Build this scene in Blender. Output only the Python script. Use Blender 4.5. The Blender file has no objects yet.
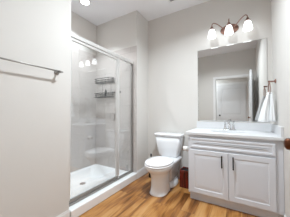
import bpy, bmesh, math, random
from mathutils import Vector, Matrix
random.seed(7)
C = bpy.context.scene.collection
SC = bpy.context.scene
PI = math.pi

# ------------------------------------------------------------------ camera, world, exposure
cam_d = bpy.data.cameras.new('camera'); cam = bpy.data.objects.new('camera', cam_d); C.objects.link(cam)
cam_d.sensor_width = 36.0; cam_d.lens = 161.0 / 290.0 * 36.0; cam_d.clip_start = 0.02
cam.location = (0, 0, 1.10)
cam.rotation_euler = (PI / 2 + 0.0248, 0, 0.538)
SC.camera = cam
w = bpy.data.worlds.new('world'); SC.world = w; w.use_nodes = True
w.node_tree.nodes['Background'].inputs[0].default_value = (1, 1, 1, 1)
w.node_tree.nodes['Background'].inputs[1].default_value = 0.3
SC.view_settings.view_transform = 'Standard'; SC.view_settings.look = 'None'
SC.view_settings.gamma = 1.0; SC.view_settings.use_curve_mapping = False
SC.view_settings.exposure = 0.55
SC.cycles.max_bounces = 14; SC.cycles.diffuse_bounces = 8; SC.cycles.glossy_bounces = 8
SC.cycles.transparent_max_bounces = 16; SC.cycles.transmission_bounces = 8
SC.cycles.sample_clamp_indirect = 6.0
SC.cycles.use_denoising = True
SHADE_STRENGTH = 2.4
ROOM_FILL_W = 28.0
SHOWER_W = 11.0
HALL_FILL_W = 19.0

# ------------------------------------------------------------------ dimensions
XL, XR, YB, H = -1.50, 0.355, 2.63, 2.84
Y1, YE, XS = 1.02, 2.245, -2.47
XG = -1.58            # glass plane of the shower
ZT = 2.23             # top of tile
YW = 0.0              # inner face of the doorway wall
YH = -1.11            # far wall of the hall

# ------------------------------------------------------------------ materials
def hexlin(r, g, b):
    f = lambda c: (c / 255 / 12.92) if c / 255 <= 0.04045 else ((c / 255 + 0.055) / 1.055) ** 2.4
    return (f(r), f(g), f(b), 1)

def base_mat(name, col, rough=0.5, metal=0.0, spec=0.5, bump=None, coat=0.0, vary=0.0):
    m = bpy.data.materials.new(name); m.use_nodes = True
    nt = m.node_tree; b = nt.nodes['Principled BSDF']
    b.inputs['Base Color'].default_value = col
    b.inputs['Roughness'].default_value = rough
    b.inputs['Metallic'].default_value = metal
    b.inputs['Specular IOR Level'].default_value = spec
    b.inputs['Coat Weight'].default_value = coat
    tc = nt.nodes.new('ShaderNodeTexCoord')
    if vary:
        n = nt.nodes.new('ShaderNodeTexNoise'); n.inputs['Scale'].default_value = 9.0
        nt.links.new(tc.outputs['Object'], n.inputs['Vector'])
        mx = nt.nodes.new('ShaderNodeMix'); mx.data_type = 'RGBA'
        mx.inputs['A'].default_value = tuple(c * (1 - vary) for c in col[:3]) + (1,)
        mx.inputs['B'].default_value = tuple(min(1, c * (1 + vary)) for c in col[:3]) + (1,)
        nt.links.new(n.outputs['Fac'], mx.inputs['Factor'])
        nt.links.new(mx.outputs['Result'], b.inputs['Base Color'])
    if bump:
        n = nt.nodes.new('ShaderNodeTexNoise'); n.inputs['Scale'].default_value = bump[0]; n.inputs['Detail'].default_value = 3
        nt.links.new(tc.outputs['Object'], n.inputs['Vector'])
        bp = nt.nodes.new('ShaderNodeBump'); bp.inputs['Strength'].default_value = bump[1]; bp.inputs['Distance'].default_value = 0.004
        nt.links.new(n.outputs['Fac'], bp.inputs['Height']); nt.links.new(bp.outputs['Normal'], b.inputs['Normal'])
    return m

def emit_mat(name, col, strength):
    m = bpy.data.materials.new(name); m.use_nodes = True
    nt = m.node_tree; nt.nodes.clear()
    o = nt.nodes.new('ShaderNodeOutputMaterial'); e = nt.nodes.new('ShaderNodeEmission')
    e.inputs['Color'].default_value = col; e.inputs['Strength'].default_value = strength
    nt.links.new(e.outputs[0], o.inputs[0])
    return m

def tile_mat():
    m = base_mat('taupe_tile', (0, 0, 0, 1), 0.22)
    nt = m.node_tree; b = nt.nodes['Principled BSDF']
    g = nt.nodes.new('ShaderNodeNewGeometry'); sp = nt.nodes.new('ShaderNodeSeparateXYZ')
    nt.links.new(g.outputs['Position'], sp.inputs[0])
    ad = nt.nodes.new('ShaderNodeMath'); ad.operation = 'ADD'
    nt.links.new(sp.outputs['X'], ad.inputs[0]); nt.links.new(sp.outputs['Y'], ad.inputs[1])
    cb = nt.nodes.new('ShaderNodeCombineXYZ')
    nt.links.new(ad.outputs[0], cb.inputs[0]); nt.links.new(sp.outputs['Z'], cb.inputs[1])
    br = nt.nodes.new('ShaderNodeTexBrick')
    nt.links.new(cb.outputs[0], br.inputs['Vector'])
    br.inputs['Scale'].default_value = 1.0; br.inputs['Brick Width'].default_value = 0.61; br.inputs['Row Height'].default_value = 0.305
    br.inputs['Mortar Size'].default_value = 0.003; br.offset = 0.5
    br.inputs['Color1'].default_value = TILE_A; br.inputs['Color2'].default_value = TILE_B
    br.inputs['Mortar'].default_value = TILE_G
    n = nt.nodes.new('ShaderNodeTexNoise'); n.inputs['Scale'].default_value = 14; n.inputs['Detail'].default_value = 5
    nt.links.new(g.outputs['Position'], n.inputs['Vector'])
    mx = nt.nodes.new('ShaderNodeMix'); mx.data_type = 'RGBA'; mx.blend_type = 'OVERLAY'; mx.inputs['Factor'].default_value = 0.05
    nt.links.new(br.outputs['Color'], mx.inputs['A']); nt.links.new(n.outputs['Fac'], mx.inputs['B'])
    nt.links.new(mx.outputs['Result'], b.inputs['Base Color'])
    bp = nt.nodes.new('ShaderNodeBump'); bp.inputs['Strength'].default_value = 0.25; bp.inputs['Distance'].default_value = 0.002; bp.invert = True
    nt.links.new(br.outputs['Fac'], bp.inputs['Height']); nt.links.new(bp.outputs['Normal'], b.inputs['Normal'])
    return m
TILE_A = hexlin(196, 189, 185); TILE_B = hexlin(191, 184, 180); TILE_G = hexlin(176, 169, 165)

def floor_mat():
    m = base_mat('oak_planks', (0, 0, 0, 1), 0.34, coat=0.1)
    nt = m.node_tree; b = nt.nodes['Principled BSDF']; L = nt.links.new
    g = nt.nodes.new('ShaderNodeNewGeometry'); sp = nt.nodes.new('ShaderNodeSeparateXYZ'); L(g.outputs['Position'], sp.inputs[0])
    cb = nt.nodes.new('ShaderNodeCombineXYZ'); L(sp.outputs['Y'], cb.inputs[0]); L(sp.outputs['X'], cb.inputs[1])
    br = nt.nodes.new('ShaderNodeTexBrick'); L(cb.outputs[0], br.inputs['Vector'])
    br.inputs['Scale'].default_value = 1; br.inputs['Brick Width'].default_value = 1.1; br.inputs['Row Height'].default_value = 0.15
    br.inputs['Mortar Size'].default_value = 0.0016; br.offset = 0.37; br.inputs['Bias'].default_value = 0.0
    br.inputs['Color1'].default_value = (0, 0, 0, 1); br.inputs['Color2'].default_value = (1, 1, 1, 1); br.inputs['Mortar'].default_value = (0.2, 0.2, 0.2, 1)
    # grain: noise stretched along Y, shifted from plank to plank
    mp = nt.nodes.new('ShaderNodeVectorMath'); mp.operation = 'MULTIPLY'; mp.inputs[1].default_value = (11, 1.5, 1)
    L(g.outputs['Position'], mp.inputs[0])
    sh = nt.nodes.new('ShaderNodeVectorMath'); sh.operation = 'MULTIPLY_ADD'; sh.inputs[1].default_value = (0, 5, 9)
    L(br.outputs['Color'], sh.inputs[0]); L(mp.outputs[0], sh.inputs[2])
    n1 = nt.nodes.new('ShaderNodeTexNoise'); n1.inputs['Scale'].default_value = 1.0; n1.inputs['Detail'].default_value = 5; n1.inputs['Distortion'].default_value = 0.7
    L(sh.outputs[0], n1.inputs['Vector'])
    mp2 = nt.nodes.new('ShaderNodeVectorMath'); mp2.operation = 'MULTIPLY'; mp2.inputs[1].default_value = (70, 3.5, 1)
    L(g.outputs['Position'], mp2.inputs[0])
    n2 = nt.nodes.new('ShaderNodeTexNoise'); n2.inputs['Detail'].default_value = 2; n2.inputs['Scale'].default_value = 1.0
    L(mp2.outputs[0], n2.inputs['Vector'])
    a = nt.nodes.new('ShaderNodeMath'); a.operation = 'MULTIPLY_ADD'; a.inputs[1].default_value = 0.30
    L(n2.outputs['Fac'], a.inputs[0]); L(n1.outputs['Fac'], a.inputs[2])
    a2 = nt.nodes.new('ShaderNodeMath'); a2.operation = 'MULTIPLY_ADD'; a2.inputs[1].default_value = 0.16
    L(br.outputs['Color'], a2.inputs[0]); L(a.outputs[0], a2.inputs[2])
    cr = nt.nodes.new('ShaderNodeValToRGB'); e = cr.color_ramp.elements
    e[0].position = 0.50; e[0].color = hexlin(82, 46, 18)
    e[1].position = 0.92; e[1].color = hexlin(188, 142, 88)
    k = e.new(0.64); k.color = hexlin(132, 84, 40)
    k = e.new(0.76); k.color = hexlin(168, 116, 60)
    L(a2.outputs[0], cr.inputs[0])
    mx = nt.nodes.new('ShaderNodeMix'); mx.data_type = 'RGBA'; mx.inputs['B'].default_value = hexlin(80, 46, 20)
    ml = nt.nodes.new('ShaderNodeMath'); ml.operation = 'MULTIPLY'; ml.inputs[1].default_value = 0.6; L(br.outputs['Fac'], ml.inputs[0])
    L(ml.outputs[0], mx.inputs['Factor']); L(cr.outputs[0], mx.inputs['A'])
    L(mx.outputs['Result'], b.inputs['Base Color'])
    return m

def glass_mat(name, tint=(0.97, 0.98, 0.98, 1), gain=1.0):
    m = bpy.data.materials.new(name); m.use_nodes = True
    nt = m.node_tree; nt.nodes.clear(); L = nt.links.new
    o = nt.nodes.new('ShaderNodeOutputMaterial'); mix = nt.nodes.new('ShaderNodeMixShader')
    t = nt.nodes.new('ShaderNodeBsdfTransparent'); t.inputs[0].default_value = tint
    gl = nt.nodes.new('ShaderNodeBsdfGlossy'); gl.inputs['Roughness'].default_value = 0.012
    geo = nt.nodes.new('ShaderNodeNewGeometry')
    ior = nt.nodes.new('ShaderNodeMix'); ior.data_type = 'FLOAT'; ior.inputs['A'].default_value = 2.0; ior.inputs['B'].default_value = 1 / 2.0
    L(geo.outputs['Backfacing'], ior.inputs['Factor'])
    fr = nt.nodes.new('ShaderNodeFresnel'); L(ior.outputs['Result'], fr.inputs['IOR'])
    g2 = nt.nodes.new('ShaderNodeMath'); g2.operation = 'MULTIPLY'; g2.inputs[1].default_value = gain; L(fr.outputs[0], g2.inputs[0])
    L(g2.outputs[0], mix.inputs[0]); L(t.outputs[0], mix.inputs[1]); L(gl.outputs[0], mix.inputs[2]); L(mix.outputs[0], o.inputs[0])
    return m

def wood_dark_mat():
    m = base_mat('dark_cherry', (0, 0, 0, 1), 0.35)
    nt = m.node_tree; b = nt.nodes['Principled BSDF']; L = nt.links.new
    tc = nt.nodes.new('ShaderNodeTexCoord'); mp = nt.nodes.new('ShaderNodeVectorMath'); mp.operation = 'MULTIPLY'; mp.inputs[1].default_value = (60, 60, 5)
    L(tc.outputs['Object'], mp.inputs[0])
    n = nt.nodes.new('ShaderNodeTexNoise'); n.inputs['Scale'].default_value = 1; n.inputs['Detail'].default_value = 4; L(mp.outputs[0], n.inputs['Vector'])
    cr = nt.nodes.new('ShaderNodeValToRGB'); e = cr.color_ramp.elements
    e[0].position = 0.35; e[0].color = hexlin(38, 10, 8); e[1].position = 0.7; e[1].color = hexlin(138, 40, 26)
    L(n.outputs['Fac'], cr.inputs[0]); L(cr.outputs[0], b.inputs['Base Color'])
    return m

M = dict(
    wall=base_mat('wall_paint', hexlin(215, 212, 208), 0.8, spec=0.25, bump=(160, 0.12)),
    ceil=base_mat('ceiling_paint', hexlin(238, 238, 241), 0.9, spec=0.2, bump=(120, 0.1)),
    trim=base_mat('white_trim_paint', hexlin(232, 232, 232), 0.4),
    door=base_mat('white_door_paint', hexlin(226, 227, 229), 0.4),
    tile=tile_mat(), floor=floor_mat(),
    glass=glass_mat('clear_glass', gain=1.15),
    pan=base_mat('white_acrylic', hexlin(236, 237, 238), 0.25),
    nickel=base_mat('brushed_nickel', hexlin(160, 157, 153), 0.5, 0.9, vary=0.03),
    alu=base_mat('satin_aluminium', hexlin(226, 225, 223), 0.36, 0.55, vary=0.02),
    chrome=base_mat('chrome', hexlin(225, 226, 228), 0.1, 1.0),
    copper=base_mat('brushed_copper_bronze', hexlin(152, 119, 107), 0.36, 1.0, vary=0.05),
    bronze=base_mat('oil_rubbed_bronze', hexlin(98, 58, 40), 0.3, 0.9, vary=0.1),
    black=base_mat('black_metal', hexlin(24, 23, 24), 0.4, 0.3),
    blackp=base_mat('black_plastic', hexlin(22, 22, 24), 0.45),
    porc=base_mat('white_porcelain', hexlin(238, 239, 241), 0.12, coat=0.4),
    lid=base_mat('white_seat_plastic', hexlin(240, 240, 242), 0.2),
    cab=base_mat('pale_grey_cabinet_paint', hexlin(213, 216, 222), 0.42),
    counter=base_mat('white_quartz', hexlin(216, 217, 219), 0.38, vary=0.012),
    mirror=base_mat('mirror_silver', (0.76, 0.762, 0.755, 1), 0.005, 1.0),
    mirror_edge=base_mat('mirror_edge', hexlin(190, 196, 194), 0.2, 0.6),
    towel=base_mat('white_terry', hexlin(236, 237, 238), 0.95, spec=0.1, bump=(350, 0.6)),
    paper=base_mat('white_paper', hexlin(236, 235, 232), 0.9, spec=0.1),
    cherry=wood_dark_mat(),
    card=base_mat('cardboard_core', hexlin(150, 120, 90), 0.9),
    shade=emit_mat('lit_frosted_shade', (0.93, 0.98, 1.0, 1), SHADE_STRENGTH),
    lens=emit_mat('lit_downlight_lens', (1.0, 0.97, 0.94, 1), 14.0),
    white=base_mat('white_enamel', hexlin(235, 235, 235), 0.45),
    dark=base_mat('shaded_louver', hexlin(118, 118, 120), 0.8),
)

# ------------------------------------------------------------------ geometry helpers
class MB:
    """collects shapes in world coordinates; build() links them as one mesh object"""
    def __init__(s): s.bm = bmesh.new()
    def _smooth(s, faces):
        for f in faces: f.smooth = True
    def box(s, x0, x1, y0, y1, z0, z1, bev=0.0, seg=2):
        r = bmesh.ops.create_cube(s.bm, size=1.0)
        vs = r['verts']
        for v in vs:
            v.co = Vector(((x0 + x1) / 2 + v.co.x * (x1 - x0), (y0 + y1) / 2 + v.co.y * (y1 - y0), (z0 + z1) / 2 + v.co.z * (z1 - z0)))
        if bev:
            es = list({e for v in vs for e in v.link_edges})
            bmesh.ops.bevel(s.bm, geom=es, offset=bev, segments=seg, affect='EDGES', profile=0.5)
        return s
    def rings(s, rings, cap0=True, cap1=True, smooth=True, closed=True):
        L = [[s.bm.verts.new(p) for p in r] for r in rings]
        n = len(rings[0]); fs = []
        for a, b in zip(L[:-1], L[1:]):
            for i in range(n if closed else n - 1):
                j = (i + 1) % n
                fs.append(s.bm.faces.new((a[i], a[j], b[j], b[i])))
        if smooth: s._smooth(fs)
        if cap0: s.bm.faces.new(list(reversed(L[0])))
        if cap1: s.bm.faces.new(L[-1])
        return s
    def tube(s, pts, r, n=10, cap=True, closed=False):
        pts = [Vector(p) for p in pts]; R = []
        m = len(pts); rr = r if isinstance(r, (list, tuple)) else [r] * m
        up = None
        for i, p in enumerate(pts):
            if closed: t = pts[(i + 1) % m] - pts[i - 1]
            else: t = pts[min(i + 1, m - 1)] - pts[max(i - 1, 0)]
            t.normalize()
            if up is None:
                up = Vector((0, 0, 1)) if abs(t.z) < 0.9 else Vector((1, 0, 0))
            u = up - t * up.dot(t); u.normalize(); v = t.cross(u); up = u
            R.append([p + (u * math.cos(2 * PI * k / n) + v * math.sin(2 * PI * k / n)) * rr[i] for k in range(n)])
        if closed: R.append(R[0])
        return s.rings(R, cap and not closed, cap and not closed)
    def lathe(s, c, prof, axis='Z', n=28, cap0=True, cap1=True):
        """prof: list of (radius, offset along the axis)"""
        c = Vector(c); R = []
        for r, h in prof:
            ring = []
            for k in range(n):
                a = 2 * PI * k / n; p, q = r * math.cos(a), r * math.sin(a)
                ring.append(c + (Vector((p, q, h)) if axis == 'Z' else Vector((h, p, q)) if axis == 'X' else Vector((q, h, p))))
            R.append(ring)
        return s.rings(R, cap0, cap1)
    def build(s, name, mat, parent=None, origin=None):
        bmesh.ops.remove_doubles(s.bm, verts=s.bm.verts, dist=1e-6)
        bmesh.ops.recalc_face_normals(s.bm, faces=s.bm.faces)
        org = Vector(origin) if origin else (parent['_o'] and Vector(parent['_o']) if parent and '_o' in parent else Vector((0, 0, 0)))
        if origin is None and parent is not None: org = worg[parent.name]
        bmesh.ops.translate(s.bm, verts=s.bm.verts, vec=-org)
        me = bpy.data.meshes.new(name); s.bm.to_mesh(me); s.bm.free()
        me.materials.append(mat)
        o = bpy.data.objects.new(name, me); C.objects.link(o)
        if parent is not None: o.parent = parent
        else: o.location = org
        worg[o.name] = org
        return o
worg = {}

def thing(name, loc, label, cat, group=None):
    o = bpy.data.objects.new(name, None); C.objects.link(o); o.location = loc; o.empty_display_size = 0.05
    worg[o.name] = Vector(loc)
    return tag(o, label, cat, group)
def tag(o, label, cat, group=None, kind=None):
    o['label'] = label; o['category'] = cat
    if group: o['group'] = group
    if kind: o['kind'] = kind
    return o
def struct(o, label=None, cat=None):
    o['kind'] = 'structure'
    if label: o['label'] = label
    if cat: o['category'] = cat
    return o

def spline(pts, n=24):
    """Catmull-Rom through points"""
    P = [Vector(p) for p in pts]; P = [2 * P[0] - P[1]] + P + [2 * P[-1] - P[-2]]
    out = []; segs = len(P) - 3
    for i in range(segs):
        a, b, c, d = P[i:i + 4]; k = max(2, n // segs)
        for j in range(k):
            t = j / k
            out.append(0.5 * ((2 * b) + (c - a) * t + (2 * a - 5 * b + 4 * c - d) * t * t + (3 * b - a - 3 * c + d) * t ** 3))
    out.append(P[-2]); return out

def superell(cx, cy, z, rx, ryf, ryb, n=36, p=2.3):
    """closed outline in the XY plane; front (towards -Y) and back half-lengths differ"""
    out = []
    for k in range(n):
        a = 2 * PI * k / n; c, s_ = math.cos(a), math.sin(a)
        x = math.copysign(abs(c) ** (2 / p), c) * rx; y = math.copysign(abs(s_) ** (2 / p), s_)
        out.append(Vector((cx + x, cy + y * (ryb if y > 0 else ryf), z)))
    return out

def rrect(x0, x1, y0, y1, z, r, n=5):
    out = []
    for cx, cy, a0 in ((x1 - r, y1 - r, 0), (x0 + r, y1 - r, PI / 2), (x0 + r, y0 + r, PI), (x1 - r, y0 + r, 1.5 * PI)):
        for k in range(n + 1):
            a = a0 + k / n * PI / 2; out.append(Vector((cx + r * math.cos(a), cy + r * math.sin(a), z)))
    return out

def front_panel(mb, x0, x1, z0, z1, yf, th, frame, raised=True):
    """cabinet front facing -Y: flat frame, moulded groove, raised centre field"""
    def rc(i, y): return [Vector((x0 + i, y, z0 + i)), Vector((x1 - i, y, z0 + i)), Vector((x1 - i, y, z1 - i)), Vector((x0 + i, y, z1 - i))]
    R = [rc(0, yf + th), rc(0, yf + 0.003), rc(0.003, yf), rc(frame, yf), rc(frame + 0.008, yf + 0.0045), rc(frame + 0.012, yf + 0.0045)]
    if raised: R += [rc(frame + 0.046, yf + 0.0015), rc(frame + 0.050, yf + 0.0015)]
    mb.rings(R, True, True, smooth=False)

# ------------------------------------------------------------------ setting
struct(MB().box(-2.75, 1.3, -1.3, YB + 0.15, -0.1, 0.0).build('floor', M['floor'], origin=(0, 0, 0)), 'warm brown oak plank floor')
struct(MB().box(-2.75, 1.3, -1.3, YB + 0.15, H, H + 0.1).build('ceiling', M['ceil'], origin=(0, 0, 0)), 'pale grey flat ceiling')
struct(MB().box(-2.75, 1.3, YB, YB + 0.15, 0, H).build('wall_back', M['wall']), 'pale greige wall behind toilet and vanity')
struct(MB().box(XR, XR + 0.12, 0.0, YB, 0, H).build('wall_right', M['wall']), 'pale greige wall right of the vanity')
struct(MB().box(-2.75, XL, 0.0, Y1, 0, H).build('wall_left', M['wall']), 'pale greige wall that carries the towel bar')
struct(MB().box(-2.75, XL, YE, YB, 0, H).build('wall_partition', M['wall']), 'short wall stub between shower and toilet')
struct(MB().box(-2.75, XS, Y1, YE, 0, H).build('wall_shower', M['wall']), 'long back wall of the shower alcove')
# doorway wall with opening, seen in the mirror
b = MB(); OX0, OX1, OZ = -0.66, 0.235, 2.10
b.box(-2.75, OX0, -0.12, 0.0, 0, H); b.box(OX1, 1.3, -0.12, 0.0, 0, H); b.box(OX0, OX1, -0.12, 0.0, OZ, H)
struct(b.build('wall_front', M['wall']), 'wall with the open doorway, seen in the mirror')
struct(MB().box(-2.75, 1.3, YH - 0.12, YH, 0, H).build('wall_hall', M['wall']))
struct(MB().box(-2.75, -2.65, YH, -0.12, 0, H).build('wall_hall_left', M['wall']))
struct(MB().box(1.2, 1.3, YH, -0.12, 0, H).build('wall_hall_right', M['wall']))
# tile
struct(MB().box(XS, XS + 0.01, Y1, YE, 0.0, ZT).build('wall_tile_left', M['tile']), 'taupe tile on the long wall of the shower')
struct(MB().box(XS + 0.01, XL, YE - 0.01, YE, 0.0, ZT).build('wall_tile_far', M['tile']), 'taupe tile on the far end wall of the shower')
struct(MB().box(XS + 0.01, XL - 0.02, Y1, Y1 + 0.01, 0.0, ZT).build('wall_tile_near', M['tile']), 'taupe tile on the near end wall of the shower')
# baseboards
def base_run(name, x0, x1, y0, y1):
    b = MB(); b.box(x0, x1, y0, y1, 0, 0.110); 
    ix = 0.005
    b.box(x0 + (ix if x1 - x0 < 0.03 else 0), x1 - (ix if x1 - x0 < 0.03 else 0), y0 + (ix if y1 - y0 < 0.03 else 0), y1, 0.110, 0.130, 0.002, 1)
    return struct(b.build(name, M['trim']))
base_run('baseboard_back', XL + 0.014, -0.6, YB - 0.014, YB)
b = MB().box(XL, XL + 0.014, YE, YB, 0, 0.110).box(XL, XL + 0.008, YE, YB, 0.110, 0.130, 0.002, 1)
b.box(XL - 0.0, XL + 0.014, YE - 0.014, YE, 0, 0.110)
struct(b.build('baseboard_partition', M['trim']))
base_run('baseboard_left', XL, XL + 0.014, 0.0, Y1)
base_run('baseboard_right', XR - 0.014, XR, 0.9, 2.04)
# casing of the doorway (inside face) and jamb lining
b = MB(); CW = 0.06
b.box(OX0 - CW, OX0, 0, 0.015, 0, OZ, 0.003, 1); b.box(OX1, OX1 + CW, 0, 0.015, 0, OZ, 0.003, 1); b.box(OX0 - CW, OX1 + CW, 0, 0.015, OZ, OZ + CW, 0.003, 1)
b.box(OX0, OX0 + 0.012, -0.12, 0, 0, OZ - .012); b.box(OX1 - 0.012, OX1, -0.12, 0, 0, OZ - .012); b.box(OX0, OX1, -0.12, 0, OZ - 0.012, OZ)
struct(b.build('trim_1', M['trim']), 'white casing round the bathroom doorway')

def door_leaf_mesh(w, h, th):
    """two-panel door leaf in XZ, moulded on both faces, local coords x 0..w, y 0..th"""
    b = MB(); b.box(0, w, 0.008, th - 0.008, 0, h)
    st = 0.115
    for yf, sgn in ((0.0, 1), (th, -1)):
        y0, y1 = sorted((yf, yf + sgn * 0.010))
        for (x0, x1, z0, z1) in ((0, st, 0, h), (w - st, w, 0, h), (st, w - st, 0, 0.2), (st, w - st, h - 0.12, h), (st, w - st, 0.86, 1.0)):
            b.box(x0, x1, y0, y1, z0, z1)
        for (z0, z1) in ((0.2, 0.86), (1.0, h - 0.12)):
            y0, y1 = sorted((yf + sgn * 0.003, yf + sgn * 0.010))
            b.box(st + 0.045, w - st - 0.045, y0, y1, z0 + 0.045, z1 - 0.045, 0.003, 1)
    return b

def knob(parent, c, sgn, axis, m, r=0.022):
    b = MB(); k = r
    b.lathe(c, [(0.026, 0), (0.027, sgn * 0.004), (0.022, sgn * 0.007), (0.009, sgn * 0.009), (0.0085, sgn * 0.020), (k * 0.7, sgn * 0.024), (k, sgn * 0.032), (k * 0.95, sgn * 0.041), (k * 0.6, sgn * 0.047), (0.002, sgn * 0.049)], axis)
    b.build('door_knob', m, parent)

# bathroom door leaf standing open along the right-hand side
lb = door_leaf_mesh(0.82, 2.08, 0.035)
bmesh.ops.transform(lb.bm, matrix=Matrix.Translation((0.22, 0.02, 0.008)) @ Matrix.Rotation(PI / 2, 4, 'Z'), verts=lb.bm.verts)
d1 = struct(lb.build('door_1', M['door'], origin=(0.2, 0.02, 0)), 'white bathroom door standing open, seen in the mirror')
knob(d1, (0.185, 0.79, 0.983), -1, 'X', M['bronze'])
# closed door across the hall
lb = door_leaf_mesh(0.86, 2.04, 0.035)
bmesh.ops.translate(lb.bm, verts=lb.bm.verts, vec=(-0.72, YH + 0.002, 0.008))
d2 = struct(lb.build('door_2', M['door'], origin=(-0.72, YH, 0)), 'closed white panel door seen through the mirror')
knob(d2, (-0.655, YH + 0.037, 1.0), 1, 'Y', M['blackp'])
b = MB(); b.box(-0.80, -0.72, YH, YH + 0.016, 0, 2.052, 0.003, 1); b.box(0.14, 0.22, YH, YH + 0.016, 0, 2.052, 0.003, 1); b.box(-0.80, 0.22, YH, YH + 0.016, 2.052, 2.14, 0.003, 1)
struct(b.build('trim_2', M['trim']), 'white casing of the hall door')

# ------------------------------------------------------------------ ceiling lights
def downlight(x, y, power, label, spread=145, lens_r=0.062):
    t = thing('recessed_downlight', (x, y, H), label, 'ceiling light')
    MB().lathe((x, y, H), [(0.092, 0), (0.092, -0.004), (0.086, -0.008), (0.066, -0.010), (0.062, -0.004), (0.062, 0.0)], n=32, cap0=False, cap1=False).build('trim_ring', M['white'], t)
    MB().lathe((x, y, H), [(lens_r, -0.003), (lens_r * 0.6, -0.0055), (0.002, -0.006)], n=32).build('lens', M['lens'], t)
    ld = bpy.data.lights.new('downlight_lamp', 'AREA'); ld.shape = 'DISK'; ld.size = 0.12; ld.spread = math.radians(spread); ld.energy = power; ld.color = (0.86, 0.945, 1.0)
    lo = bpy.data.objects.new('downlight_lamp', ld); C.objects.link(lo); lo.parent = t; lo.location = (0, 0, -0.014)
    return t
downlight(-2.085, 1.655, SHOWER_W, 'round lit recessed downlight in the ceiling over the shower', 100)
downlight(-0.52, 1.34, ROOM_FILL_W, 'added fill light, an unseen round downlight in the ceiling in front of the vanity')  # invented fixture above the view, added to fill the room with light
downlight(-1.3, -0.62, HALL_FILL_W, 'added fill light, an unseen round downlight in the hall ceiling behind the doorway')  # invented hall fixture, added as soft fill through the doorway

# exhaust fan grille
vx0, vx1, vy0, vy1 = -0.955, -0.675, 2.075, 2.355
t = thing('exhaust_fan', ((vx0 + vx1) / 2, (vy0 + vy1) / 2, H), 'white square exhaust fan grille in the ceiling above the toilet', 'exhaust fan')
b = MB(); b.rings([rrect(vx0, vx1, vy0, vy1, H, 0.02), rrect(vx0, vx1, vy0, vy1, H - 0.010, 0.02), rrect(vx0 + 0.012, vx1 - 0.012, vy0 + 0.012, vy1 - 0.012, H - 0.016, 0.018), rrect(vx0 + 0.032, vx1 - 0.032, vy0 + 0.032, vy1 - 0.032, H - 0.016, 0.014), rrect(vx0 + 0.034, vx1 - 0.034, vy0 + 0.034, vy1 - 0.034, H - 0.003, 0.014)], False, True)
b.build('grille_frame', M['white'], t)
b = MB()
for k in range(9):
    y = vy0 + 0.045 + k * 0.0235; b.box(vx0 + 0.03, vx1 - 0.03, y, y + 0.011, H - 0.014, H - 0.010)
b.build('louver', M['dark'], t)

# ------------------------------------------------------------------ shower
t = thing('shower_pan', ((XS - 1.48) / 2, (Y1 + YE) / 2, 0), 'white acrylic shower tray with a raised threshold along the wood floor', 'shower tray')
PX0, PX1, PY0, PY1 = XS + 0.011, -1.48, Y1 + 0.012, YE - 0.012
b = MB()
b.rings([rrect(PX0, -1.655, PY0, PY1, 0.0, 0.01), rrect(PX0, -1.655, PY0, PY1, 0.095, 0.01), rrect(PX0 + 0.008, -1.66, PY0 + 0.008, PY1 - 0.008, 0.10, 0.012), rrect(PX0 + 0.05, -1.675, PY0 + 0.05, PY1 - 0.05, 0.096, 0.03), rrect(PX0 + 0.075, -1.69, PY0 + 0.075, PY1 - 0.075, 0.042, 0.05), rrect(-2.09, -2.05, 1.61, 1.65, 0.026, 0.01)], True, True)
b.build('tray', M['pan'], t)
MB().box(-1.66, PX1, PY0 - 0.001, PY1 + 0.001, 0.0, 0.108, 0.012, 3).build('threshold', M['pan'], t)
MB().lathe((-2.07, 1.63, 0.0262), [(0.045, 0), (0.045, 0.003), (0.036, 0.004), (0.034, 0.002), (0.002, 0.002)]).build('drain', M['chrome'], t)

# fixed frame with the narrow pane
FZ0, FZ1 = 0.1085, 1.965
t = thing('shower_screen', (XG, (Y1 + YE) / 2, FZ0), 'silver shower surround frame with the narrow fixed glass pane beside the wall stub', 'shower screen')
ya, yb = Y1 + 0.003, YE - 0.013
MB().box(XG - 0.022, XG + 0.022, ya, yb, FZ1 - 0.045, FZ1, 0.004).build('header', M['alu'], t)
MB().box(XG - 0.022, XG + 0.022, ya, yb, FZ0, FZ0 + 0.028, 0.004).build('sill', M['nickel'], t)
MB().box(XG - 0.016, XG + 0.016, yb - 0.028, yb, FZ0 + 0.028, FZ1 - 0.045, 0.003).build('jamb', M['nickel'], t)
MB().box(XG - 0.016, XG + 0.016, ya, ya + 0.028, FZ0 + 0.028, FZ1 - 0.045, 0.003).build('jamb', M['nickel'], t)
MB().box(XG - 0.018, XG + 0.018, 1.845, 1.872, FZ0 + 0.028, FZ1 - 0.045, 0.003).build('post', M['alu'], t)
MB().box(XG - 0.003, XG + 0.003, 1.872, yb - 0.028, FZ0 + 0.028, FZ1 - 0.045).build('glass_pane', M['glass'], t)
# pivot door
t = thing('shower_door', (XG, 1.43, FZ0 + 0.033), 'wide framed clear glass shower door with a slim pull handle', 'shower door')
da, db, dz0, dz1 = 1.054, 1.838, FZ0 + 0.033, FZ1 - 0.052
MB().box(XG - 0.012, XG + 0.014, da, db, dz1 - 0.028, dz1, 0.003).build('top_rail', M['alu'], t)
MB().box(XG - 0.012, XG + 0.014, da, db, dz0, dz0 + 0.028, 0.003).build('bottom_rail', M['nickel'], t)
MB().box(XG - 0.012, XG + 0.014, da, da + 0.024, dz0 + 0.028, dz1 - 0.028, 0.003).build('stile', M['alu'], t)
MB().box(XG - 0.012, XG + 0.014, db - 0.026, db, dz0 + 0.028, dz1 - 0.028, 0.003).build('stile', M['alu'], t)
MB().box(XG - 0.011, XG - 0.005, da + 0.022, db - 0.024, dz0 + 0.026, dz1 - 0.026).build('glass_pane', M['glass'], t)
b = MB(); b.tube(spline([(XG + 0.003, 1.745, 1.09), (XG + 0.030, 1.745, 1.085), (XG + 0.033, 1.745, 1.04), (XG + 0.030, 1.745, 0.995), (XG + 0.003, 1.745, 0.99)], 20), 0.006)
b.build('pull_handle', M['nickel'], t)

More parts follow.
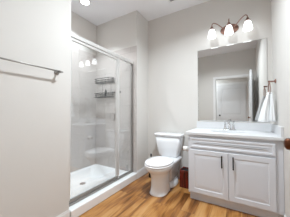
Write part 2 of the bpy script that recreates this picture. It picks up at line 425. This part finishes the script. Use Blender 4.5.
# wire caddy on the end wall
CX0, CX1, CY0, CY1 = -2.375, -1.965, 2.105, YE - 0.018
t = thing('shower_caddy', ((CX0 + CX1) / 2, YE - 0.015, 1.36), 'black wire shower caddy with two tiers on the end wall of the shower', 'shower caddy')
def basket(z0, z1):
    b = MB()
    for z in (z1, z0):
        r = rrect(CX0, CX1, CY0, CY1, z, 0.035); b.tube(r, 0.0062, 6, closed=True)
    r = rrect(CX0, CX1, CY0, CY1, (z0 + z1) / 2, 0.035); b.tube(r, 0.0042, 6, closed=True)
    for k in range(11):
        x = CX0 + 0.03 + k * (CX1 - CX0 - 0.06) / 10; b.tube([(x, CY0, z0), (x, CY1, z0)], 0.0028, 6)
    for x, y in ((CX0, (CY0 + CY1) / 2), (CX1, (CY0 + CY1) / 2), (CX0 + 0.05, CY0), (CX1 - 0.05, CY0), ((CX0 + CX1) / 2, CY0), (CX0 + .05, CY1), (CX1 - .05, CY1)):
        b.tube([(x, y, z0), (x, y, z1)], 0.0032, 6)
    b.build('basket', M['black'], t)
basket(1.655, 1.725); basket(1.385, 1.455)
for x in (CX0 + 0.10, CX1 - 0.10):
    MB().tube([(x, CY1 + 0.002, 1.385), (x, CY1 + 0.002, 1.70)], 0.0026, 8).build('back_rod', M['black'], t)
t = thing('shampoo_bottle', (-2.13, 2.165, 1.391), 'small dark bottle standing on the lower tier of the shower caddy', 'bottle')
MB().lathe((-2.13, 2.165, 1.3885), [(0.022, 0), (0.024, 0.004), (0.024, 0.085), (0.018, 0.1), (0.010, 0.106)], n=18).build('body', M['blackp'], t)
MB().lathe((-2.13, 2.165, 1.4945), [(0.012, 0), (0.012, 0.024), (0.010, 0.027)], n=16).build('cap', M['blackp'], t)
# small dark pegs on the tile
t = thing('wall_hook_bar', (-1.93, YE - 0.01, 1.465), 'short dark hook bar on the shower end wall, right of the wire caddy', 'hook bar')
MB().box(-2.03, -1.83, YE - 0.018, YE - 0.0105, 1.452, 1.480, 0.002, 1).build('bar', M['black'], t)
for x in (-2.005, -1.855):
    MB().tube([(x, YE - 0.018, 1.466), (x, YE - 0.045, 1.464), (x, YE - 0.052, 1.478)], 0.008, 8).build('hook', M['black'], t)

# ------------------------------------------------------------------ towel bar on the left wall
t = thing('towel_bar', (XL, 0.57, 1.475), 'slim brushed nickel towel bar on the left wall before the shower', 'towel bar')
MB().tube([(XL + 0.06, 0.24, 1.481), (XL + 0.06, 0.90, 1.481)], 0.0062, 12).build('rail', M['nickel'], t)
for y in (0.26, 0.875):
    b = MB(); b.lathe((XL, y, 1.481), [(0.024, 0.0), (0.024, 0.006), (0.014, 0.012), (0.009, 0.02), (0.009, 0.048), (0.013, 0.052), (0.014, 0.064), (0.009, 0.071), (0.002, 0.073)], 'X', 18)
    b.build('bracket', M['nickel'], t)

# ------------------------------------------------------------------ toilet
TX = -1.033; BX = -0.988
t = thing('toilet', (TX, 2.2, 0), 'white two-piece toilet with closed lid between wall stub and vanity', 'toilet')
b = MB()
# pedestal and bowl as one lofted body
S = [(0.0, 2.03, .118, .137, .30), (0.012, 2.03, .120, .140, .30), (0.03, 2.04, .113, .135, .27), (0.10, 2.05, .108, .130, .22), (0.20, 2.055, .111, .138, .20), (0.26, 2.06, .122, .158, .20), (0.305, 2.06, .147, .20, .22), (0.335, 2.06, .170, .240, .25), (0.365, 2.06, .180, .255, .25), (0.382, 2.06, .178, .253, .245)]
b.rings([superell(BX, cy, z, rx, f, k, 40, 2.2) for z, cy, rx, f, k in S], True, True)
# spreading rear foot
F = [(0.0, 2.36, .142, .17, .19), (0.02, 2.36, .144, .172, .19), (0.05, 2.365, .134, .155, .185), (0.075, 2.37, .115, .13, .18), (0.10, 2.38, .095, .11, .17)]
b.rings([superell(BX, cy, z, rx, f, k, 32, 2.5) for z, cy, rx, f, k in F], True, True)
# deck that carries the tank
b.rings([rrect(BX - 0.10, BX + 0.10, 2.20, 2.56, 0.10, .05), rrect(BX - 0.11, BX + 0.11, 2.20, 2.58, 0.30, .05), rrect(BX - 0.15, BX + 0.15, 2.18, 2.60, 0.355, .05), rrect(BX - 0.15, BX + 0.15, 2.18, 2.60, 0.385, .05)], True, True)
b.build('bowl', M['porc'], t)
b = MB()
b.rings([superell(BX, 2.06, z, rx, f, k, 40, 2.15) for z, rx, f, k in ((.383, .170, .244, .225), (.388, .186, .262, .232), (.402, .187, .263, .233), (.407, .180, .256, .226))], True, True)
b.build('seat', M['lid'], t)
b = MB()
b.rings([superell(BX, 2.06, z, rx, f, k, 40, 2.15) for z, rx, f, k in ((.4085, .166, .240, .215), (.413, .182, .257, .228), (.426, .182, .257, .228), (.434, .172, .246, .218), (.438, .12, .18, .16), (.439, .03, .04, .04))], True, True)
b.box(BX - 0.075, BX - 0.045, 2.245, 2.285, .39, .425, .006); b.box(BX + 0.045, BX + 0.075, 2.245, 2.285, .39, .425, .006)
b.build('lid', M['lid'], t)
b = MB()
def tr(hw, y0, y1, z, r): return rrect(TX - hw, TX + hw, y0, y1, z, r, 6)
b.rings([tr(.150, 2.445, 2.60, .3865, .03), tr(.165, 2.435, 2.605, .40, .035), tr(.206, 2.425, 2.61, .60, .035), tr(.218, 2.422, 2.612, .716, .035)], True, True)
b.build('tank', M['porc'], t)
b = MB()
b.rings([tr(.226, 2.414, 2.618, .7165, .035), tr(.236, 2.405, 2.622, .724, .038), tr(.238, 2.404, 2.622, .742, .038), tr(.233, 2.409, 2.618, .754, .036), tr(.215, 2.425, 2.605, .757, .03)], True, True)
b.build('tank_lid', M['porc'], t)

# toilet brush behind the bowl on the left
t = thing('toilet_brush', (-1.335, 2.44, 0), 'toilet brush with black handle standing in the corner left of the toilet', 'toilet brush')
MB().lathe((-1.335, 2.44, 0.0), [(0.040, 0), (0.043, 0.004), (0.038, 0.10), (0.034, 0.12), (0.030, 0.12), (0.02, 0.11)], n=20).build('holder', M['blackp'], t)
MB().lathe((-1.335, 2.44, 0.110), [(0.005, 0), (0.005, 0.225), (0.012, 0.24), (0.015, 0.27), (0.009, 0.285)], n=14).build('handle', M['blackp'], t)

# dark wood bin
wx0, wx1, wy0, wy1, wh = -0.795, -0.645, 2.33, 2.50, 0.252
t = thing('wooden_bin', ((wx0 + wx1) / 2, (wy0 + wy1) / 2, 0), 'small dark cherry wood bin on the floor between toilet and vanity', 'bin')
b = MB()
b.box(wx0, wx1, wy0, wy0 + .012, 0.0, wh, .003, 1); b.box(wx0, wx1, wy1 - .012, wy1, 0, wh, .003, 1)
b.box(wx0, wx0 + .012, wy0 + .012, wy1 - .012, 0, wh, .003, 1); b.box(wx1 - .012, wx1, wy0 + .012, wy1 - .012, 0, wh, .003, 1)
b.box(wx0 + .012, wx1 - .012, wy0 + .012, wy1 - .012, 0.004, 0.014)
b.build('body', M['cherry'], t)
b = MB()
for k in range(3):
    x = wx0 + 0.026 + k * 0.036; b.box(x, x + 0.026, wy0 - 0.006, wy0, 0.02, wh - 0.02, .002, 1)
b.build('front_slat', M['cherry'], t)
MB().box(wx0 + .013, wx1 - .013, wy0 + .013, wy1 - .013, wh - .03, wh - .02).build('liner', M['blackp'], t)

# ------------------------------------------------------------------ vanity
GAPX = -0.131; VX0, VX1 = -0.585, 0.310; YF = 2.066
t = thing('vanity_cabinet', ((VX0 + XR) / 2, 2.35, 0), 'pale grey two-door vanity cabinet with raised panels under the white countertop', 'cabinet')
van = t
b = MB()
b.box(VX0, VX0 + .018, YF + .018, YB - 0.002, 0.095, 0.824); b.box(VX1 - .018, VX1, YF + .018, YB - 0.002, 0.095, 0.824)
b.box(VX0 + .018, VX1 - .018, YF + .018, YB - .002, 0.095, 0.113); b.box(VX0 + .018, VX1 - .018, YB - .010, YB - .002, 0.113, 0.824)
b.box(VX0, VX1, YF, YF + .018, 0.640, 0.824); b.box(VX0, VX1, YF, YF + .018, 0.095, 0.125)
b.box(VX0, VX0 + .04, YF, YF + .018, 0.125, 0.640); b.box(VX1 - .04, VX1, YF, YF + .018, 0.125, 0.640); b.box(GAPX - .02, GAPX + .02, YF, YF + .018, 0.125, 0.640)
b.box(VX1, XR - 0.002, YF + 0.004, YF + 0.022, 0.095, 0.824)
b.build('body', M['cab'], t)
b = MB(); b.box(VX0 + 0.010, XR - 0.002, 2.104, YB - 0.02, 0.0, 0.095)
b.build('toe_kick', M['cab'], t)
b = MB(); front_panel(b, -0.562, 0.290, 0.665, 0.786, YF - 0.019, 0.0185, 0.020); b.build('drawer_front', M['cab'], t)
def door(x0, x1, hx):
    b = MB(); front_panel(b, x0, x1, 0.112, 0.640, YF - 0.019, 0.0185, 0.052)
    d = b.build('door', M['cab'], t)
    yf = YF - 0.019; z0, z1 = 0.468, 0.606
    b = MB(); b.box(hx - .0065, hx + .0065, yf - .034, yf - .023, z0, z1, .002, 1)
    b.box(hx - .006, hx + .006, yf - .026, yf, z1 - .014, z1 - .001, .002, 1); b.box(hx - .006, hx + .006, yf - .026, yf, z0 + .001, z0 + .014, .002, 1)
    h = b.build('handle', M['black'], d); h['label'] = 'matte black bar pull'
door(-0.562, GAPX - .002, -0.196); door(GAPX + .002, 0.290, -0.082)

# countertop with oval undermount basin
CXa, CXb, CYa, CYb, CZa, CZb = -0.613, XR - 0.001, 2.036, YB - 0.001, 0.826, 0.856
bx, by, ra, rb_ = -0.145, 2.30, 0.21, 0.145
ct = thing('countertop', ((CXa + CXb) / 2, (CYa + CYb) / 2, CZa), 'white quartz countertop with low backsplash and an oval basin on the vanity', 'countertop')
b = MB(); N = 64
def per(a, z, g=0.0):
    c, s_ = math.cos(a), math.sin(a); k = 1e9
    x0, x1, y0, y1 = CXa + g, CXb - g, CYa + g, CYb - g
    if c > 1e-9: k = min(k, (x1 - bx) / c)
    if c < -1e-9: k = min(k, (x0 - bx) / c)
    if s_ > 1e-9: k = min(k, (y1 - by) / s_)
    if s_ < -1e-9: k = min(k, (y0 - by) / s_)
    return Vector((bx + c * k, by + s_ * k, z))
angs = [2 * PI * k / N for k in range(N)]
for cx_, cy_ in ((CXa, CYa), (CXb, CYa), (CXa, CYb), (CXb, CYb)): angs.append(math.atan2(cy_ - by, cx_ - bx) % (2 * PI))
angs.sort()
def ell(z, g=0): return [Vector((bx + (ra + g) * math.cos(a), by + (rb_ + g) * math.sin(a), z)) for a in angs]
b.rings([ell(CZa), ell(CZb - .003), ell(CZb, .003), [per(a, CZb, .003) for a in angs], [per(a, CZb - .003) for a in angs], [per(a, CZa) for a in angs], ell(CZa)], False, False, smooth=False)
b.build('slab', M['counter'], ct)
b = MB()
b.rings([ell(CZa - .001, .012), ell(CZa - .001, -.002), ell(CZa - .03, -.008), ell(CZa - .08, -.025), ell(CZa - .11, -.06), ell(CZa - .122, -.11), ell(CZa - .124, -.142)], False, True)
b.build('basin', M['porc'], ct)
MB().box(CXa + 0.008, XR - 0.022, YB - 0.021, YB - 0.001, CZb, 0.958, 0.002, 1).build('backsplash', M['counter'], ct)
MB().box(XR - 0.021, XR - 0.001, CYa + 0.004, YB - 0.001, CZb, 0.958, 0.002, 1).build('side_splash', M['counter'], ct)

# faucet
fx, fy = -0.143, 2.515
t = thing('faucet', (fx, fy, CZb), 'chrome two-handle faucet behind the basin on the countertop', 'faucet')
b = MB(); b.rings([rrect(fx - .085, fx + .085, fy - .028, fy + .028, CZb, .027), rrect(fx - .085, fx + .085, fy - .028, fy + .028, CZb + .008, .027), rrect(fx - .079, fx + .079, fy - .022, fy + .022, CZb + .014, .021)], True, True); b.build('base_plate', M['chrome'], t)
b = MB(); b.lathe((fx, fy, CZb + .0135), [(.022, 0), (.020, .01), (.014, .02), (.013, .075)], n=20)
b.tube(spline([(fx, fy, CZb + .08), (fx, fy - .004, CZb + .110), (fx, fy - .03, CZb + .135), (fx, fy - .075, CZb + .132), (fx, fy - .105, CZb + .108), (fx, fy - .110, CZb + .090)], 30), .0115, 14)
b.build('spout', M['chrome'], t)
for sx in (-1, 1):
    hx = fx + sx * .050
    b = MB(); b.lathe((hx, fy, CZb + .0135), [(.022, 0), (.021, .006), (.015, .03), (.012, .052), (.014, .060), (.011, .068), (.004, .072)], n=20)
    b.tube([(hx, fy, CZb + .080), (hx + sx * .004, fy + .004, CZb + .095), (hx + sx * .010, fy + .010, CZb + .118)], [.0065, .0055, .0075], 10)
    b.build('tap_handle', M['chrome'], t)

# toilet roll holder on the vanity side
t = thing('toilet_roll_holder', (VX0, 2.20, 0.60), 'dark bronze toilet roll holder on the left side of the vanity', 'toilet roll holder')
RZc, RYc = .622, 2.17
MB().lathe((VX0, RYc, .586), [(.020, 0.001), (.020, 0), (.020, -.006), (.009, -.010), (.007, -.016)], 'X', 16).build('post', M['bronze'], t)
MB().tube(spline([(VX0 - .010, RYc, .586), (VX0 - .050, RYc, .586), (VX0 - .104, RYc, .587), (VX0 - .112, RYc, .606), (VX0 - .104, RYc, RZc), (VX0 - .060, RYc, RZc), (VX0 - .006, RYc, RZc)], 36), .0055, 10).build('arm', M['bronze'], t)
t = thing('toilet_roll', (VX0 - .055, RYc, RZc - .03), 'small white toilet paper roll hanging beside the left side of the vanity', 'toilet paper')
b = MB(); b.lathe((VX0 - .098, RYc, RZc - .008), [(.0175, 0), (.0275, 0), (.0275, .088), (.0175, .088), (.0175, 0)], 'X', 28, False, False); b.build('paper', M['paper'], t)
b = MB(); b.lathe((VX0 - .097, RYc, RZc - .008), [(.0160, 0), (.0173, 0), (.0173, .086), (.0160, .086), (.0160, 0)], 'X', 28, False, False); b.build('core', M['card'], t)

# ------------------------------------------------------------------ mirror
t = thing('wall_mirror', (-0.142, YB, 0.972), 'large frameless rectangular mirror on the wall above the vanity', 'mirror')
MB().box(-0.585, 0.305, YB - .006, YB - .001, 0.972, 2.085).build('backing', M['mirror_edge'], t)
x0, x1, z0, z1 = -0.585, 0.305, 0.972, 2.085
def mr(i, y): return [Vector((x0 + i, y, z0 + i)), Vector((x1 - i, y, z0 + i)), Vector((x1 - i, y, z1 - i)), Vector((x0 + i, y, z1 - i))]
b = MB(); b.rings([mr(0, YB - .0062), mr(0, YB - .0072), mr(.006, YB - .0090)], True, True, smooth=False); b.build('glass', M['mirror'], t)

# ------------------------------------------------------------------ vanity light
LX, LZ = -0.132, 2.312
t = thing('vanity_light', (LX, YB, LZ), 'copper three-arm vanity light with frosted bell shades on the wall above the mirror', 'wall light')
b = MB()
def er(y, a, c): return [Vector((LX + a * math.cos(q), y, LZ + c * math.sin(q))) for q in [2 * PI * k / 40 for k in range(40)]]
b.rings([er(YB - .001, .118, .074), er(YB - .010, .118, .074), er(YB - .016, .108, .064), er(YB - .020, .085, .046), er(YB - .026, .070, .030), er(YB - .030, .02, .01)], True, True)
b.build('backplate', M['copper'], t)
SY = YB - 0.125
for dx in (-0.222, 0.0, 0.222):
    sx = LX + dx
    if dx:
        s_ = 1 if dx > 0 else -1
        P = [(LX + s_ * .06, YB - .022, LZ + .01), (LX + s_ * .095, YB - .05, LZ + .035), (LX + s_ * .150, YB - .09, LZ + .076), (LX + s_ * .195, SY + .005, LZ + .092), (sx - s_ * .005, SY, LZ + .074), (sx, SY, LZ + .040)]
    else:
        P = [(LX, YB - .025, LZ + .015), (LX, YB - .05, LZ + .045), (LX, YB - .085, LZ + .095), (LX, SY + .02, LZ + .105), (LX, SY + .002, LZ + .085), (LX, SY, LZ + .040)]
    a = MB().tube(spline(P, 36), .0062, 10).build('arm', M['copper'], t)
    MB().lathe((sx, SY, LZ + .010), [(.033, -.012), (.033, -.004), (.026, .006), (.018, .020), (.014, .034), (.007, .042)], n=24).build('socket_cup', M['copper'], a)
    b = MB(); b.lathe((sx, SY, LZ + .010), [(.031, -.014), (.036, -.024), (.043, -.046), (.049, -.076), (.053, -.104), (.055, -.126), (.052, -.126), (.050, -.104), (.046, -.076), (.040, -.046), (.033, -.026), (.028, -.014)], n=32, cap0=False, cap1=False)
    b.build('lamp_shade', M['shade'], t)

# ------------------------------------------------------------------ towel ring and towel on the right wall
RY, RZ = 2.40, 1.468
t = thing('towel_ring', (XR, RY, RZ), 'copper towel ring on the right wall beside the mirror', 'towel ring')
MB().lathe((XR, RY, RZ), [(.026, -.0005), (.026, -.006), (.016, -.012), (.009, -.018), (.009, -.055), (.013, -.058), (.013, -.070), (.004, -.075)], 'X', 20).build('post', M['copper'], t)
ring = [(XR - .064, RY + .075 * math.sin(q), RZ - .088 + .075 * math.cos(q)) for q in [2 * PI * k / 40 for k in range(40)]]
MB().tube(ring, .0050, 8, closed=True).build('ring', M['copper'], t)

zr = RZ - .163
def flap(b, side, zbot, xa_top, xa_bot, hw_top, hw_bot, th_t, th_b, ph):
    """one hanging half of the towel: closed outline with soft vertical folds"""
    R = []; n = 48
    for i in range(15):
        u = i / 14; z = zr + .012 - u * (zr + .012 - zbot)
        e = u ** 0.8
        cx_ = xa_top + (xa_bot - xa_top) * e; hw = hw_top + (hw_bot - hw_top) * e; th = th_t + (th_b - th_t) * e
        r = []
        for k in range(n):
            a = 2 * PI * k / n
            f = 1 + .16 * e * math.sin(7 * a + ph) + .06 * math.sin(3 * a + ph * 2)
            r.append(Vector((cx_ + th * f * math.cos(a), RY - .03 + hw * f * math.sin(a), z)))
        R.append(r)
    b.rings(R, True, True)
b = MB()
flap(b, -1, 0.985, XR - .077, XR - .128, .045, .062, .013, .052, 0.4)
flap(b, 1, 0.998, XR - .050, XR - .048, .045, .060, .012, .034, 2.1)
# saddle over the ring
b.tube([(XR - .085, RY - .03, zr + .006), (XR - .075, RY - .03, zr + .018), (XR - .064, RY - .03, zr + .021), (XR - .052, RY - .03, zr + .018), (XR - .044, RY - .03, zr + .006)], .016, 12)
tw = b.build('hand_towel', M['towel'], origin=(XR - .064, RY, zr))
tag(tw, 'white hand towel hanging gathered from the copper ring on the right wall', 'towel')
